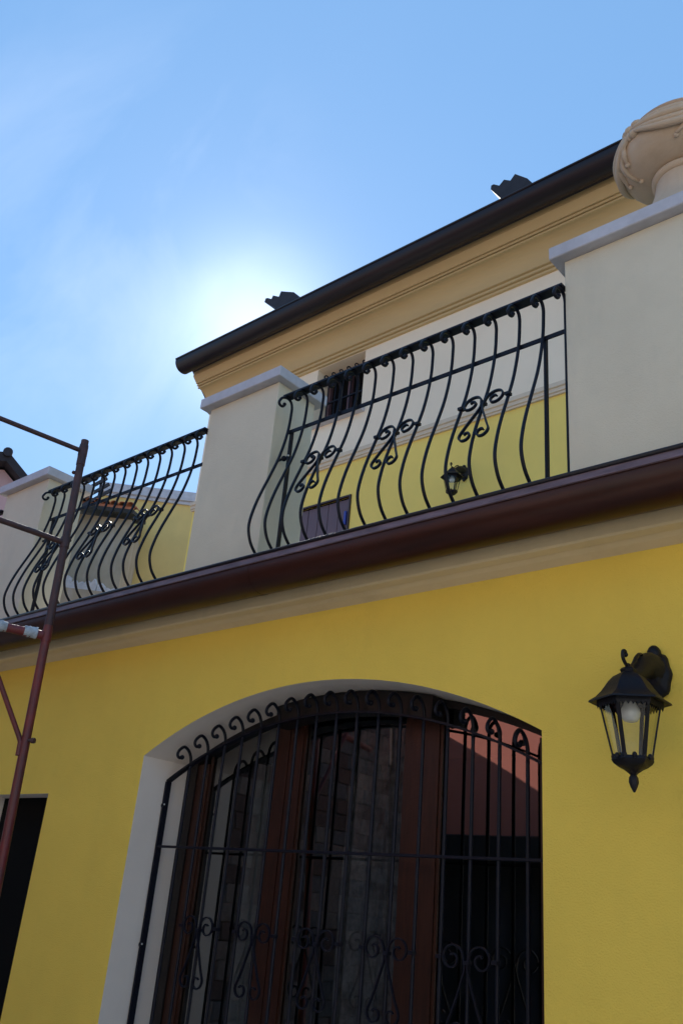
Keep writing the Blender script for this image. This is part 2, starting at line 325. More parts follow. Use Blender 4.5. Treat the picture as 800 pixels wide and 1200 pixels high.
# upper cornice: lower fillets, deep cove, upper fillets, fascia
uc = [(6.004, 7.20), (5.972, 7.203), (5.970, 7.224), (5.980, 7.228), (5.980, 7.236), (5.952, 7.239), (5.950, 7.262), (5.962, 7.268), (5.962, 7.275), (5.935, 7.280), (5.935, 7.30)]
for i in range(11):
    a = radians(8 + 74 * i / 10)
    uc.append((5.932 - .185 * (1 - cos(a)), 7.305 + .165 * sin(a)))
yl, zl = uc[-1]
uc += [(yl - .004, zl - .010), (yl - .022, zl - .010), (yl - .022, zl + .012), (yl - .012, zl + .016), (yl - .014, zl + .022), (yl - .040, zl + .014), (yl - .042, zl + .034), (yl - .032, zl + .038), (yl - .036, zl + .044), (yl - .060, zl + .040), (yl - .062, zl + .052), (yl - .12, zl + .115), (yl - .122, zl + .2), (6.004, zl + .2)]
hp('upper_cornice', extrude_profile(uc, UX0, HX1, 'upper_cornice', TAN2, segs=1), label='deep ochre coved cornice under the upper gutter')
upg = hp('upper_gutter', extrude_profile(gutter_profile(5.492, 7.675, 0.118, 0.018), UX0 - .03, HX1, 'upper_gutter', GUT2, True))
bm = bmesh.new(); sweep(bm, [(UX0 - .03, 5.372, 7.697), (HX1, 5.372, 7.697)], circ(.012, 8)); hp('gutter_bead', mesh(bm, 'gutter_bead', GUT2, True), upg)
hp('gutter_end', extrude_profile([(5.492 + .119 * cos(pi + pi * i / 14), 7.675 + .119 * sin(pi + pi * i / 14)) for i in range(15)] + [(5.61, 7.70), (5.373, 7.70)], UX0 - .036, UX0 - .0305, 'gutter_end', GUT2), upg)
# upper roof: sloping sheet, with rows of barrel tiles along the eave
roof = hp('roof', extrude_profile([(5.56, 7.735), (5.56, 7.775), (9.5, 9.0), (11.0, 8.6), (11.0, 7.4), (5.9, 7.4)], UX0 - .02, HX1, 'roof', TILE))
bm = bmesh.new()
for i in range(10):
    a0 = pi * i / 9
bm.free()
def tile_mesh():
    bm = bmesh.new(); n = 7; r0, r1 = .088, .072; ln = .42; th = .012
    R = []
    for (y, r) in ((0, r0), (ln, r1)):
        o = [bm.verts.new((r * cos(pi * i / n), y, r * sin(pi * i / n) * .8)) for i in range(n + 1)]
        q = [bm.verts.new(((r - th) * cos(pi * i / n), y, (r - th) * sin(pi * i / n) * .8)) for i in range(n + 1)]
        R.append((o, q))
    (o0, q0), (o1, q1) = R
    for i in range(n):
        bm.faces.new((o0[i], o0[i + 1], o1[i + 1], o1[i])); bm.faces.new((q0[i + 1], q0[i], q1[i], q1[i + 1]))
        bm.faces.new((o0[i + 1], o0[i], q0[i], q0[i + 1])); bm.faces.new((o1[i], o1[i + 1], q1[i + 1], q1[i]))
    bm.faces.new((o0[0], o1[0], q1[0], q0[0])); bm.faces.new((o0[n], q0[n], q1[n], o1[n]))
    return mesh(bm, 'roof_tile', TILE, True, 40)
TM = tile_mesh()
nt = 0
x = UX0 + .06
while x < HX1:
    o = hp('roof_tile', TM, roof, loc=(x, 5.57, 7.775)); o.rotation_euler = (radians(17.2), 0, random.uniform(-.02, .02)); x += .185; nt += 1

# two roof vents: small chimneys under a stepped, folded cap
def vent(cx, prof, foot, zroof):
    o = Vector((cx, 5.9, 0))
    c = hp('roof_vent', bbox(foot[0] - cx, foot[1] - cx, .04, .27, zroof, foot[2], 'roof_vent', VENTM, .004), loc=(cx, 5.9, 0))
    bm = bmesh.new(); rings = []
    for y in (0.0, .16, .33):
        rings.append([bm.verts.new((x - cx, y, z + .02 * y)) for x, z in prof])
    k = len(prof)
    for a, b in zip(rings, rings[1:]):
        for q in range(k): bm.faces.new((a[q], a[(q + 1) % k], b[(q + 1) % k], b[q]))
    bm.faces.new(rings[0][::-1]); bm.faces.new(rings[-1])
    hp('stepped_cap', mesh(bm, 'stepped_cap', VENTM), c)
vent(-3.5, [(-3.762, 8.504), (-3.758, 8.554), (-3.728, 8.556), (-3.661, 8.498), (-3.606, 8.547), (-3.531, 8.491), (-3.478, 8.549), (-3.337, 8.406), (-3.275, 8.302), (-3.30, 8.22), (-3.58, 8.24), (-3.634, 8.305)], (-3.60, -3.36, 8.30), 7.83)
vent(-6.75, [(-7.069, 8.524), (-7.055, 8.576), (-7.019, 8.567), (-6.943, 8.518), (-6.922, 8.563), (-6.81, 8.494), (-6.783, 8.565), (-6.545, 8.443), (-6.416, 8.284), (-6.45, 8.22), (-6.82, 8.24), (-6.86, 8.354)], (-6.85, -6.58, 8.30), 7.83)

# upper window
win = hp('window', bbox(-6.07, -5.375, 6.232, 6.235, 6.45, 7.195, 'window', BLACK))
for x in (-6.05, -5.74, -5.41):
    hp('frame', bbox(x - .022, x + .022, 6.19, 6.231, 6.452, 7.19, 'frame', WOOD2), win)
hp('frame', bbox(-6.026, -5.434, 6.192, 6.23, 7.15, 7.192, 'frame', WOOD2), win)
sl = hp('window_sill', bbox(-6.13, -5.32, 5.93, 6.02, 6.405, 6.452, 'window_sill', STONE, .004))
# upper door (a plank door, partly hidden by the pier)
dr = hp('terrace_door', bbox(-6.298, -5.397, 6.05, 6.055, 3.21, 5.453, 'terrace_door', BLACK))
nb = 6; x0 = -6.27; x1 = -5.43; w = (x1 - x0) / nb
pm = bbox(0, w - .006, 0, .03, 0, 2.20, 'plank', WOOD2, .003)
for i in range(nb): hp('plank', pm, dr, loc=(x0 + i * w, 6.015 + random.uniform(-.002, .002), 3.22))
hp('frame', bbox(-5.416, -5.398, 5.985, 6.046, 3.212, 5.452, 'frame', WOOD), dr, label='dark red-brown door frame')
hp('frame', bbox(-6.297, -5.417, 5.985, 6.012, 5.434, 5.452, 'frame', WOOD), dr)
for z in (5.22, 4.2): hp('hinge', bbox(-5.475, -5.445, 5.99, 6.013, z - .09, z + .06, 'hinge', BLUE, .003), dr)

# ------------------------------------------------------------------ glazed door in the arch
FY = 3.34
gd_bm = bmesh.new()
h = (AX1 - AX0) / 2; s_ = APX - SPR; AR = (h * h + s_ * s_) / (2 * s_); ACX = (AX0 + AX1) / 2
def arch_z(x, off=0.0): return APX - AR + math.sqrt(max(0, (AR - off) ** 2 - (x - ACX) ** 2))
# outer fixed frame: two jambs and an arched head
box(gd_bm, AX0 + .004, AX0 + .085, FY - .03, FY + .05, 0.0, SPR + .01)
box(gd_bm, AX1 - .085, AX1 - .004, FY - .03, FY + .05, 0.0, SPR + .01)
N = 28; rings = []
for i in range(N + 1):
    x = AX0 + .004 + (AX1 - AX0 - .008) * i / N
    zo = arch_z(x) - .002; zi = arch_z(x, 0) - .036
    rings.append([gd_bm.verts.new(p) for p in ((x, FY - .029, zi), (x, FY - .029, zo), (x, FY + .049, zo), (x, FY + .049, zi))])
for a, b in zip(rings, rings[1:]):
    for j in range(4): gd_bm.faces.new((a[j], a[(j + 1) % 4], b[(j + 1) % 4], b[j]))
gd_bm.faces.new(rings[0][::-1]); gd_bm.faces.new(rings[-1])
gdoor = hp('glazed_door', mesh(gd_bm, 'glazed_door', WOODK), label='three-leaf brown wooden glazed door under a segmental arch')
bm = bmesh.new(); rings = []
for i in range(21):
    x = -3.27 + .97 * i / 20; zo = arch_z(x) - .004; zi = arch_z(x) - .108
    rings.append([bm.verts.new(p) for p in ((x, 3.212, zi), (x, 3.212, zo), (x, 3.305, zo), (x, 3.305, zi))])
for a, b in zip(rings, rings[1:]):
    for j in range(4): bm.faces.new((a[j], a[(j + 1) % 4], b[(j + 1) % 4], b[j]))
bm.faces.new(rings[0][::-1]); bm.faces.new(rings[-1])
hp('head_panel', mesh(bm, 'head_panel', WOODK), gdoor)
leaves = ((AX0 + .087, -3.262), (-3.256, -2.424), (-2.418, AX1 - .087))
for a, b in leaves:
    bm = bmesh.new(); sw = .088
    za_, zb_ = arch_z(a) - .04, arch_z(b) - .04
    box(bm, a, a + sw, FY - .02, FY + .03, .02, min(za_, arch_z(a + sw) - .04))
    box(bm, b - sw, b, FY - .02, FY + .03, .02, min(zb_, arch_z(b - sw) - .04))
    box(bm, a + sw + .001, b - sw - .001, FY - .02, FY + .03, .02, .22)
    # glazing bead round the pane
    box(bm, a + sw + .001, a + sw + .014, FY - .012, FY - .002, .221, min(arch_z(a + sw), arch_z(a + sw + .02)) - .04)
    box(bm, b - sw - .014, b - sw - .001, FY - .012, FY - .002, .221, min(arch_z(b - sw), arch_z(b - sw - .02)) - .04)
    leaf = hp('leaf', mesh(bm, 'leaf', WOOD), gdoor)
    bm = bmesh.new(); xs = [a + sw + (b - a - 2 * sw) * i / 8 for i in range(9)]
    lo = [bm.verts.new((x, FY + .004, .22)) for x in xs]; hi = [bm.verts.new((x, FY + .004, arch_z(x) - .03)) for x in xs]
    for i in range(8): bm.faces.new((lo[i], lo[i + 1], hi[i + 1], hi[i]))
    pm_ = mesh(bm, 'pane', GLASS)
    if pm_.polygons[0].normal.y > 0: pm_.flip_normals()
    hp('pane', pm_, gdoor)
# the room behind it
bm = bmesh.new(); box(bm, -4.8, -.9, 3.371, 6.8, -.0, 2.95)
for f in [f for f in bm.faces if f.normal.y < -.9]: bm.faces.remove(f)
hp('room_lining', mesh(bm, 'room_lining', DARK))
# curtains
def curtain(x0, x1, z0, z1, amp, n, m, name, label, y=3.62, ztop=None):
    bm = bmesh.new(); K = n * 8; V = []
    for i in range(K + 1):
        t = i / K; x = x0 + (x1 - x0) * t; yy = y + amp * sin(t * n * 2 * pi) + amp * .5 * sin(t * n * 3.3 + 1)
        V.append([bm.verts.new((x + .01 * sin(z * 3 + i), yy + (1 - q) * .02 * sin(i * .7), z)) for q in (0, .33, .66, 1) for z in [z0 + (z1 - z0) * q]])
    for a, b in zip(V, V[1:]):
        for j in range(3): bm.faces.new((a[j], b[j], b[j + 1], a[j + 1]))
    r = bmesh.ops.extrude_face_region(bm, geom=bm.faces[:])
    for e in r['geom']:
        if isinstance(e, bmesh.types.BMVert): e.co.y += .004
    o = obj(name, mesh(bm, name, m, True), None); o['label'] = label; o['category'] = 'curtain'
    return o
curtain(-3.80, -3.50, .05, 2.33, .03, 5, CURT, 'curtain', 'pale grey pleated curtain behind the left glass leaf of the arched door')
curtain(-3.10, -2.70, .05, 2.50, .015, 4, LACE, 'curtain', 'mottled lace curtain behind the middle glass leaf of the arched door')

# the dark square opening at the left
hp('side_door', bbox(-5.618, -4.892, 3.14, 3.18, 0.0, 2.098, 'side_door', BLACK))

# ------------------------------------------------------------------ wrought iron
PROF = [(3.00, 3.205), (2.955, 3.235), (2.908, 3.272), (2.858, 3.325), (2.832, 3.40), (2.842, 3.485), (2.876, 3.60), (2.932, 3.745), (2.978, 3.87), (3.012, 4.0), (3.030, 4.11), (3.035, 4.20), (3.034, 4.24), (3.021, 4.268), (2.99, 4.278), (2.952, 4.262), (2.934, 4.235), (2.931, 4.217), (2.945, 4.206), (2.965, 4.212), (2.975, 4.229)]
def prof_y(z):
    for (ya, za), (yb, zb) in zip(PROF, PROF[1:]):
        if za <= z <= zb: return ya + (yb - ya) * (z - za) / (zb - za)
    return 3.0
bm = bmesh.new(); pts = spline([(0, y, z) for y, z in PROF], 4)
sc_ = [1.0] * len(pts)
sweep(bm, pts, circ(.0082, 8), up=(1, 0, 0)); ball(bm, (0, 2.973, 4.229), .011)
BAL = mesh(bm, 'baluster', IRON, True)
bm = bmesh.new(); pts = spline([(0, 3.035, 3.205), (0, 3.035, 3.9), (0, 3.035, 4.15)] + [(0, y, z) for y, z in PROF[11:]], 4)
sweep(bm, pts, circ(.0082, 8), up=(1, 0, 0)); ball(bm, (0, 2.973, 4.229), .011)
SBAL = mesh(bm, 'baluster', IRON, True)
def lyre(side, R=.05, sp=.0625, drop=.20, waist=.062, r2=.02):
    """half of a scroll ornament in (a, b): upper spiral, crossing waist, lower curl"""
    P = []; n = 26
    for i in range(n + 1):
        t = i / n; th = pi - (1 - t) * 2.7 * pi; r = .010 + (R - .010) * t ** .85
        P.append((sp + r * cos(th), r * sin(th)))
    a, b = P[-1]
    P += [(a - .006, b - .03), (a + .004, b - .065), (a + waist * .45, b - drop * .55), (a + waist * .85, b - drop * .80)]
    cx, cy = a + waist * .62 - .004, -drop
    for i in range(14):
        t = i / 13; th = .35 - t * 2.0 * pi * .95; r = r2 * 1.35 - (r2 * .9) * t
        P.append((cx + r * cos(th) , cy - .006 + r * sin(th)))
    return [(side * a, b) for a, b in P]
def ornament_mesh(zc, surf, R, sp, drop, waist, r2, rad=.0048, name='scroll_ornament'):
    bm = bmesh.new()
    for sd_ in (-1, 1):
        pts = [Vector((a, surf(zc + b) - .010, zc + b)) for a, b in lyre(sd_, R, sp, drop, waist, r2)]
        sweep(bm, spline(pts, 2), rectp(rad * 2.6, rad * 1.5), up=(0, 1, 0))
    # collars
    for a, b in ((0, -.012), (-.1245 if sp > .06 else -.11, -.0), (.1245, 0)):
        y = surf(zc + b); box(bm, a - .012, a + .012, y - .016, y + .011, zc + b - .007, zc + b + .007)
    return mesh(bm, name, IRON, False)
ORN = ornament_mesh(3.768, prof_y, .052, .0622, .200, .056, .026, rad=.0052)
railing_labels = ['black pot-bellied railing between the middle pier and the big right pier', 'black pot-bellied railing left of the middle pier, crossed by the scaffold pole', 'black railing beyond the leftmost pier, only its end scroll showing']
def make_railing():
    t = empty('balcony_railing', (-2.4, 3.03, 3.2), railing_labels[0], 'railing', 'wrought iron terrace railings')
    off = Vector(t.location)
    def pt(name, me, loc=(0, 0, 0)): return obj(name, me, t, Vector(loc) - off)
    for i in range(14): 
        o = pt('baluster', BAL, (-3.255 + i * .12446 + random.uniform(-.002, .002), random.uniform(-.002, .002), 0))
    e = pt('baluster', SBAL, (-1.524, 0.0, 0)); e['label'] = 'straight end baluster against the pier'
    bm = bmesh.new(); box(bm, -3.272, -1.507, 2.972, 3.028, 4.283, 4.297, .002); pt('top_rail', mesh(bm, 'top_rail', IRON))
    bm = bmesh.new(); box(bm, -3.268, -1.507, 3.041, 3.049, 4.068, 4.092, .0015); pt('middle_rail', mesh(bm, 'middle_rail', IRON))
    for x in (-3.256, -1.640):
        pt('post', bbox(x - .006, x + .006, 3.05, 3.075, 3.203, 4.092, 'post', IRON, .0015))
    bm = bmesh.new(); cyl(bm, (-3.347, 3.066, 3.93), (-3.262, 3.066, 3.93), .008, 10); ball(bm, (-3.30, 3.066, 3.93), .017); pt('wall_fixing', mesh(bm, 'wall_fixing', IRON, True, 40))
    bm = bmesh.new(); ball(bm, (-3.252, 3.052, 3.93), .006); pt('screw_head', mesh(bm, 'screw_head', STEEL, True))
    for i in (3, 7, 11): pt('scroll_ornament', ORN, (-3.255 + i * .12446, 0, 0))
    return t
rail = make_railing()
for k in (1, 2):
    c = rail.copy(); COL.objects.link(c); c.location.x -= P0 * k; c['label'] = railing_labels[k]
    for ch in list(rail.children):
        if k == 1 and ch.name.startswith('post') and ch.data.vertices[0].co.x > -2: continue
        d = ch.copy(); COL.objects.link(d); d.parent = c

# grille over the arched door
GY = 3.18
grille = empty('door_grille', (-2.85, GY, 0), 'black wrought iron grille with curled bar tops across the arched door', 'grille')
def gp(name, me, loc=(0, 0, 0)): return obj(name, me, grille, Vector(loc) - Vector(grille.location))
gh = (4.018 - 1.705) / 2; gs = 2.470 - 2.178; GR = (gh * gh + gs * gs) / (2 * gs); GCX = -(4.018 + 1.705) / 2
def gz(x): return 2.470 - GR + math.sqrt(GR * GR - (x - GCX) ** 2)
xs = [-4.016 + (4.016 - 1.705) * i / 40 for i in range(41)]
bm = bmesh.new()
fr = [(-4.016, GY, 0.06)] + [(-4.016, GY, .6), (-4.016, GY, 1.4), (-4.016, GY, gz(-4.016) - .004)]
sweep(bm, fr, rectp(.012, .034), up=(1, 0, 0)); gp('frame_post', mesh(bm, 'frame_post', IRON))
bm = bmesh.new(); sweep(bm, [(-1.705, GY, 0.06), (-1.705, GY, gz(-1.705) - .004)], rectp(.012, .034), up=(1, 0, 0)); gp('frame_post', mesh(bm, 'frame_post', IRON))
bm = bmesh.new(); sweep(bm, [(x, GY, gz(x)) for x in xs], rectp(.010, .034), up=(0, 0, 1)); gp('arched_bar', mesh(bm, 'arched_bar', IRON))
for z, a in ((1.843, .012), (0.75, .012), (0.08, .014)):
    gp('cross_bar', bbox(-4.008, -1.712, GY - .014, GY + .010, z - a / 2, z + a / 2, 'cross_bar', IRON, .0015))
for i in range(17):
    x = -3.855 + i * .1281
    zt = gz(x) + .088
    bm = bmesh.new()
    P = [(x, GY, .07), (x, GY, .9), (x, GY, 1.7), (x, GY, zt - .16), (x, GY, zt - .11), (x, GY - .001, zt - .06), (x, GY - .020, zt - .02), (x, GY - .057, zt), (x, GY - .088, zt - .022), (x, GY - .097, zt - .047), (x, GY - .084, zt - .061), (x, GY - .062, zt - .058)]
    sweep(bm, spline(P, 4), circ(.0082, 8), up=(1, 0, 0)); ball(bm, (x, GY - .064, zt - .056), .0125)
    gp('bar', mesh(bm, 'bar', IRON, True))
GORN = ornament_mesh(1.482, lambda z: GY - .004, .053, .064, .225, .056, .028, rad=.0042)
for i in (2, 5, 8, 11, 14): gp('scroll_ornament', GORN, (-3.855 + i * .1281, 0, 0))
for z in (2.052, 1.372):
    bm = bmesh.new(); cyl(bm, (-4.033, GY + .002, z), (-4.012, GY + .002, z), .016, 14); cyl(bm, (-4.012, GY - .02, z), (-4.0, GY - .02, z), .008, 10)
    f = gp('wall_fixing', mesh(bm, 'wall_fixing', IRON, True, 40))
    bm = bmesh.new(); ball(bm, (-4.002, GY - .018, z + .003), .0055); gp('screw_head', mesh(bm, 'screw_head', STEEL, True))

# grille over the upper window
ug = empty('window_grille', (-5.72, 6.12, 6.45), 'small dark grille with curled tips in the upper window recess', 'grille')
def up_(name, me): return obj(name, me, ug, -Vector(ug.location))
for i in range(6):
    x = -6.0 + i * .112; zt = 7.13
    bm = bmesh.new()
    sweep(bm, spline([(x, 6.12, 6.47), (x, 6.12, 6.8), (x, 6.12, zt - .06), (x, 6.105, zt - .01), (x, 6.075, zt), (x, 6.045, zt - .02), (x, 6.045, zt - .045), (x, 6.062, zt - .05)], 4), circ(.008, 6), up=(1, 0, 0))
    up_('bar', mesh(bm, 'bar', IRON, True))
for z in (6.49, 6.78, 7.04): up_('cross_bar', bbox(-6.06, -5.385, 6.11, 6.13, z - .008, z + .008, 'cross_bar', IRON))

# ------------------------------------------------------------------ wall lanterns
def lantern(name, base, label, s=1.0, rz=0.0):
    """origin at the wall point behind the lantern; built facing -Y"""
    t = empty(name, base, label, 'wall lamp', 'black six-sided wall lanterns', rz); t.scale = (s, s, s)
    def pt(n, me, par=None): return obj(n, me, par or t)
    cy = -.256
    # z relative to base: base z = centre of the wall plate
    bm = bmesh.new()
    # shield shaped wall plate with a domed centre
    out = []
    for i in range(36):
        a = 2 * pi * i / 36; r = .062 + .003 * cos(8 * a); out.append((r * cos(a) * .86, .03 + r * sin(a) * 1.45))
    lv = []
    for (k, y) in ((1.0, -.002), (1.0, -.012), (.86, -.026), (.62, -.034), (.5, -.052), (.2, -.06)):
        lv.append([bm.verts.new((a * k, y, .03 + (b - .03) * k)) for a, b in out])
    for a, b in zip(lv, lv[1:]):
        for i in range(36): bm.faces.new((a[i], a[(i + 1) % 36], b[(i + 1) % 36], b[i]))
    bm.faces.new(lv[0][::-1]); bm.faces.new(lv[-1])
    ball(bm, (0, -.022, .105), .026, 1.3); ball(bm, (0, -.02, -.055), .018, 1.3)
    pt('wall_plate', mesh(bm, 'wall_plate', LAMPM, True, 40))
    bm = bmesh.new()
    # tapered hollow arm reaching to the lantern cap
    P = spline([(0, -.015, .045), (0, -.07, .052), (0, -.13, .030), (0, -.19, -.012), (0, cy + .01, -.045)], 5)
    sweep(bm, P, [(a * 1.0, b * 1.3) for a, b in circ(.030, 12)], up=(1, 0, 0), scale=[1.45 - .9 * i / (len(P) - 1) for i in range(len(P))])
    # scroll on top
    P = spline([(0, -.085, .045), (0, -.115, .068), (0, -.150, .072), (0, -.185, .052), (0, -.215, .020), (0, -.250, .000), (0, -.275, .006), (0, -.295, .024), (0, -.292, .045), (0, -.276, .050), (0, -.268, .038)], 5)
    sweep(bm, P, circ(.0062, 8), up=(1, 0, 0)); ball(bm, (0, -.272, .038), .009)
    P = spline([(0, -.13, .035), (0, -.150, .055), (0, -.166, .042), (0, -.158, .026)], 5)
    sweep(bm, P, circ(.006, 8), up=(1, 0, 0))
    pt('scroll_arm', mesh(bm, 'scroll_arm', LAMPM, True, 50))
    # roof: hexagonal ogee cap
    def hexring(bm, r, z, ph=0, n=6): return [bm.verts.new((r * cos(pi / 6 + 2 * pi * i / n), cy + r * sin(pi / 6 + 2 * pi * i / n), z)) for i in range(n)]
    bm = bmesh.new()
    rr = [(.136, -.128), (.134, -.122), (.112, -.108), (.094, -.090), (.081, -.072), (.068, -.053), (.052, -.036), (.034, -.026), (.024, -.020), (.028, -.012), (.022, -.005), (.008, -.001)]
    R_ = [hexring(bm, r, z, 0) for r, z in rr]
    for a, b in zip(R_, R_[1:]):
        for i in range(6): bm.faces.new((a[i], a[(i + 1) % 6], b[(i + 1) % 6], b[i]))
    bm.faces.new(R_[-1])
    # underside of the eave, open in the middle
    a = R_[0]; b = hexring(bm, .100, -.120, 0)
    for i in range(6): bm.faces.new((a[(i + 1) % 6], a[i], b[i], b[(i + 1) % 6]))
    c = hexring(bm, .098, -.138, 0)
    for i in range(6): bm.faces.new((b[(i + 1) % 6], b[i], c[i], c[(i + 1) % 6]))
    # little leaf fringe hanging below the eave
    for i in range(6):
        p = Vector(a[i].co) * .24 + Vector(b[i].co) * .76; q = Vector(a[(i + 1) % 6].co) * .24 + Vector(b[(i + 1) % 6].co) * .76
        for k in range(7):
            u = p.lerp(q, k / 7); v = p.lerp(q, (k + 1) / 7); m_ = (u + v) / 2
            x_ = [bm.verts.new(u), bm.verts.new(v), bm.verts.new(v + Vector((0, 0, -.016))), bm.verts.new(m_ + Vector((0, 0, -.028))), bm.verts.new(u + Vector((0, 0, -.016)))]
            bm.faces.new(x_)
    ball(bm, (0, cy, .003), .010)
    pt('lamp_roof', mesh(bm, 'lamp_roof', LAMPM, True, 30))
    zt, zb, rt, rb = -.132, -.316, .098, .060
    hx = [(cos(pi / 6 + pi / 3 * i), sin(pi / 6 + pi / 3 * i)) for i in range(6)]
    for c_, s2 in hx:
        bm = bmesh.new(); sweep(bm, [(rt * c_, cy + rt * s2, zt), (rb * c_, cy + rb * s2, zb)], rectp(.013, .005), up=(-s2, c_, 0)); pt('corner_bar', mesh(bm, 'corner_bar', LAMPM))
    for i in range(6):
        (c0, s0), (c1, s1) = hx[i], hx[(i + 1) % 6]; k = .97
        bm = bmesh.new(); vs = [bm.verts.new(p) for p in ((rt * k * c0, cy + rt * k * s0, zt), (rt * k * c1, cy + rt * k * s1, zt), (rb * k * c1, cy + rb * k * s1, zb), (rb * k * c0, cy + rb * k * s0, zb))]
        bm.faces.new(vs); gm = mesh(bm, 'glass_pane', LGLASS)
        if gm.polygons[0].normal.dot(Vector((c0 + c1, s0 + s1, 0))) < 0: gm.flip_normals()
        pt('glass_pane', gm)
    bm = bmesh.new()
    rr = [(.064, -.306), (.068, -.316), (.062, -.326), (.046, -.338), (.030, -.346), (.016, -.356), (.010, -.362), (.015, -.370), (.016, -.385), (.011, -.400), (.003, -.416)]
    R_ = [hexring(bm, r, z, 0, 6) for r, z in rr]
    for a, b in zip(R_, R_[1:]):
        for i in range(6): bm.faces.new((a[i], b[i], b[(i + 1) % 6], a[(i + 1) % 6]))
    bm.faces.new(R_[0]); bm.faces.new(R_[-1][::-1])
    for i in range(12):
        a = 2 * pi * i / 12; ball(bm, (.060 * cos(a), cy + .060 * sin(a), -.306), .008, 1.3, 6)
    pt('bottom_finial', mesh(bm, 'bottom_finial', LAMPM, True, 30))
    bm = bmesh.new(); lathe(bm, [(.012, -.19), (.022, -.186), (.030, -.174), (.033, -.160), (.031, -.147), (.022, -.132), (.016, -.118), (.015, -.10)][::1], (0, cy), 20)
    pt('bulb', mesh(bm, 'bulb', BULB, True))
    bm = bmesh.new(); cyl(bm, (0, cy, -.112), (0, cy, -.07), .019, 14); pt('bulb_socket', mesh(bm, 'bulb_socket', LAMPM, True, 40))
    return t
lantern('wall_lantern', (-1.19, 2.998, 2.418), 'large black wall lantern beside the arched door, clear bulb inside', .96)
lantern('wall_lantern', (-4.04, 5.998, 5.30), 'small black wall lantern on the upper terrace wall, seen through the railing', .78, 0)

# ------------------------------------------------------------------ urn on the right pier
UC = (-1.02, 3.28)
urn = empty('urn', (UC[0], UC[1], 4.502), 'large tan ornamental urn with draped garlands on the right pier', 'urn')
def upt(n, me): return obj(n, me, urn, -Vector(urn.location))
bm = bmesh.new(); lathe(bm, [(.26, 4.502), (.265, 4.515), (.262, 4.56), (.235, 4.585), (.20, 4.64), (.165, 4.71), (.142, 4.78), (.130, 4.851)], UC, 40)
upt('foot', mesh(bm, 'foot', TERRA, True, 50))
bm = bmesh.new(); lathe(bm, [(.10, 4.852), (.130, 4.854), (.148, 4.866), (.148, 4.880), (.130, 4.892), (.10, 4.894)], UC, 40); upt('neck_ring', mesh(bm, 'neck_ring', TERRA, True))
def bowl_r(z):
    T_ = [(4.895, .095), (4.90, .15), (4.91, .20), (4.93, .245), (4.965, .275), (5.01, .288), (5.05, .285), (5.09, .265), (5.12, .238)]
    for (za, ra), (zb, rb) in zip(T_, T_[1:]):
        if za <= z <= zb: return ra + (rb - ra) * (z - za) / (zb - za)
    return .23
bm = bmesh.new(); zs = [4.895, 4.897, 4.90, 4.905, 4.91, 4.92, 4.93] + [4.93 + .19 * i / 16 for i in range(1, 17)]
lathe(bm, [(bowl_r(z), z) for z in zs], UC, 48); bowl = upt('bowl', mesh(bm, 'bowl', TERRA, True))
bm = bmesh.new(); lathe(bm, [(.229, 5.121), (.242, 5.122), (.252, 5.130), (.252, 5.140), (.245, 5.148), (.23, 5.152)], UC, 48)
upt('rim', mesh(bm, 'rim', mat('urn_rim_clay', (0.50, 0.34, 0.23), .85, var=.15, vscale=8, bump=.2, bscale=60), True))
def on_bowl(a, z, o=0.0): r = bowl_r(z) + o; return Vector((UC[0] + r * cos(a), UC[1] + r * sin(a), z))
for k in range(4):
    a0 = radians(-121 + 90 * k); a1 = a0 + pi / 2
    bm = bmesh.new()
    for q in range(4):                                   # swag of four folds
        zt = 5.075 - q * .009; dp = .030 + .018 * q
        P = [on_bowl(a0 + .06 + (a1 - a0 - .12) * i / 16, zt - dp * sin(pi * i / 16) ** .8, .010 + .006 * (q % 2)) for i in range(17)]
        sweep(bm, P, circ(.0130, 8), up=(0, 0, 1), scale=[.5 + .9 * sin(pi * i / 16) for i in range(17)])
    upt('swag', mesh(bm, 'swag', TERRA, True))
    bm = bmesh.new()                                     # knotted bow and hanging ribbons
    ball(bm, on_bowl(a0, 5.07, .010), .030, .8); ball(bm, on_bowl(a0 + .12, 5.085, .006), .032, .6); ball(bm, on_bowl(a0 - .12, 5.085, .006), .032, .6)
    ball(bm, on_bowl(a0 + .10, 5.025, .006), .024, .8); ball(bm, on_bowl(a0 - .0, 5.035, .006), .018, 1.3)
    for d_, l_ in ((-.58, .15), (-.80, .13), (-.30, .11)):
        P = [on_bowl(a0 + d_ * t + .015 * sin(t * 9), 5.06 - l_ * t, .006) for t in [i / 12 for i in range(13)]]
        sweep(bm, P, rectp(.018, .026), up=(0, 0, 1), scale=[.7 + .5 * sin(i * .55) ** 2 for i in range(13)])
        ball(bm, on_bowl(a0 + d_, 5.06 - l_ - .003, .007), .013)
    upt('bow', mesh(bm, 'bow', TERRA, True))

# ------------------------------------------------------------------ scaffold
scf = empty('scaffold_frame', (-3.93, 2.3, 0), 'red painted steel scaffold frame with rusty dark top at the left', 'scaffold')
def sp_(n, me, label=None):
    o = obj(n, me, scf, -Vector(scf.location))
    if label: o['label'] = label
    return o
TOPV, BOTV = Vector((-4.144, 2.3, 3.93)), Vector((-3.92, 2.3, 0.01))
def pole_pt(z): t = (z - BOTV.z) / (TOPV.z - BOTV.z); return BOTV.lerp(TOPV, t)
bm = bmesh.new(); cyl(bm, BOTV, pole_pt(2.82), .0225, 20); sp_('pole', mesh(bm, 'pole', RED, True, 40), 'bright red lower length of the pole')
bm = bmesh.new(); cyl(bm, pole_pt(2.8205), TOPV, .0215, 20); cyl(bm, pole_pt(3.77), pole_pt(3.90), .0245, 20); ball(bm, pole_pt(3.72) + Vector((-.02, -.02, 0)), .011)
sp_('pole', mesh(bm, 'pole', RUST, True, 40), 'rusty dark upper length of the pole')
d = Vector((-.15, -.98, 0)).normalized()
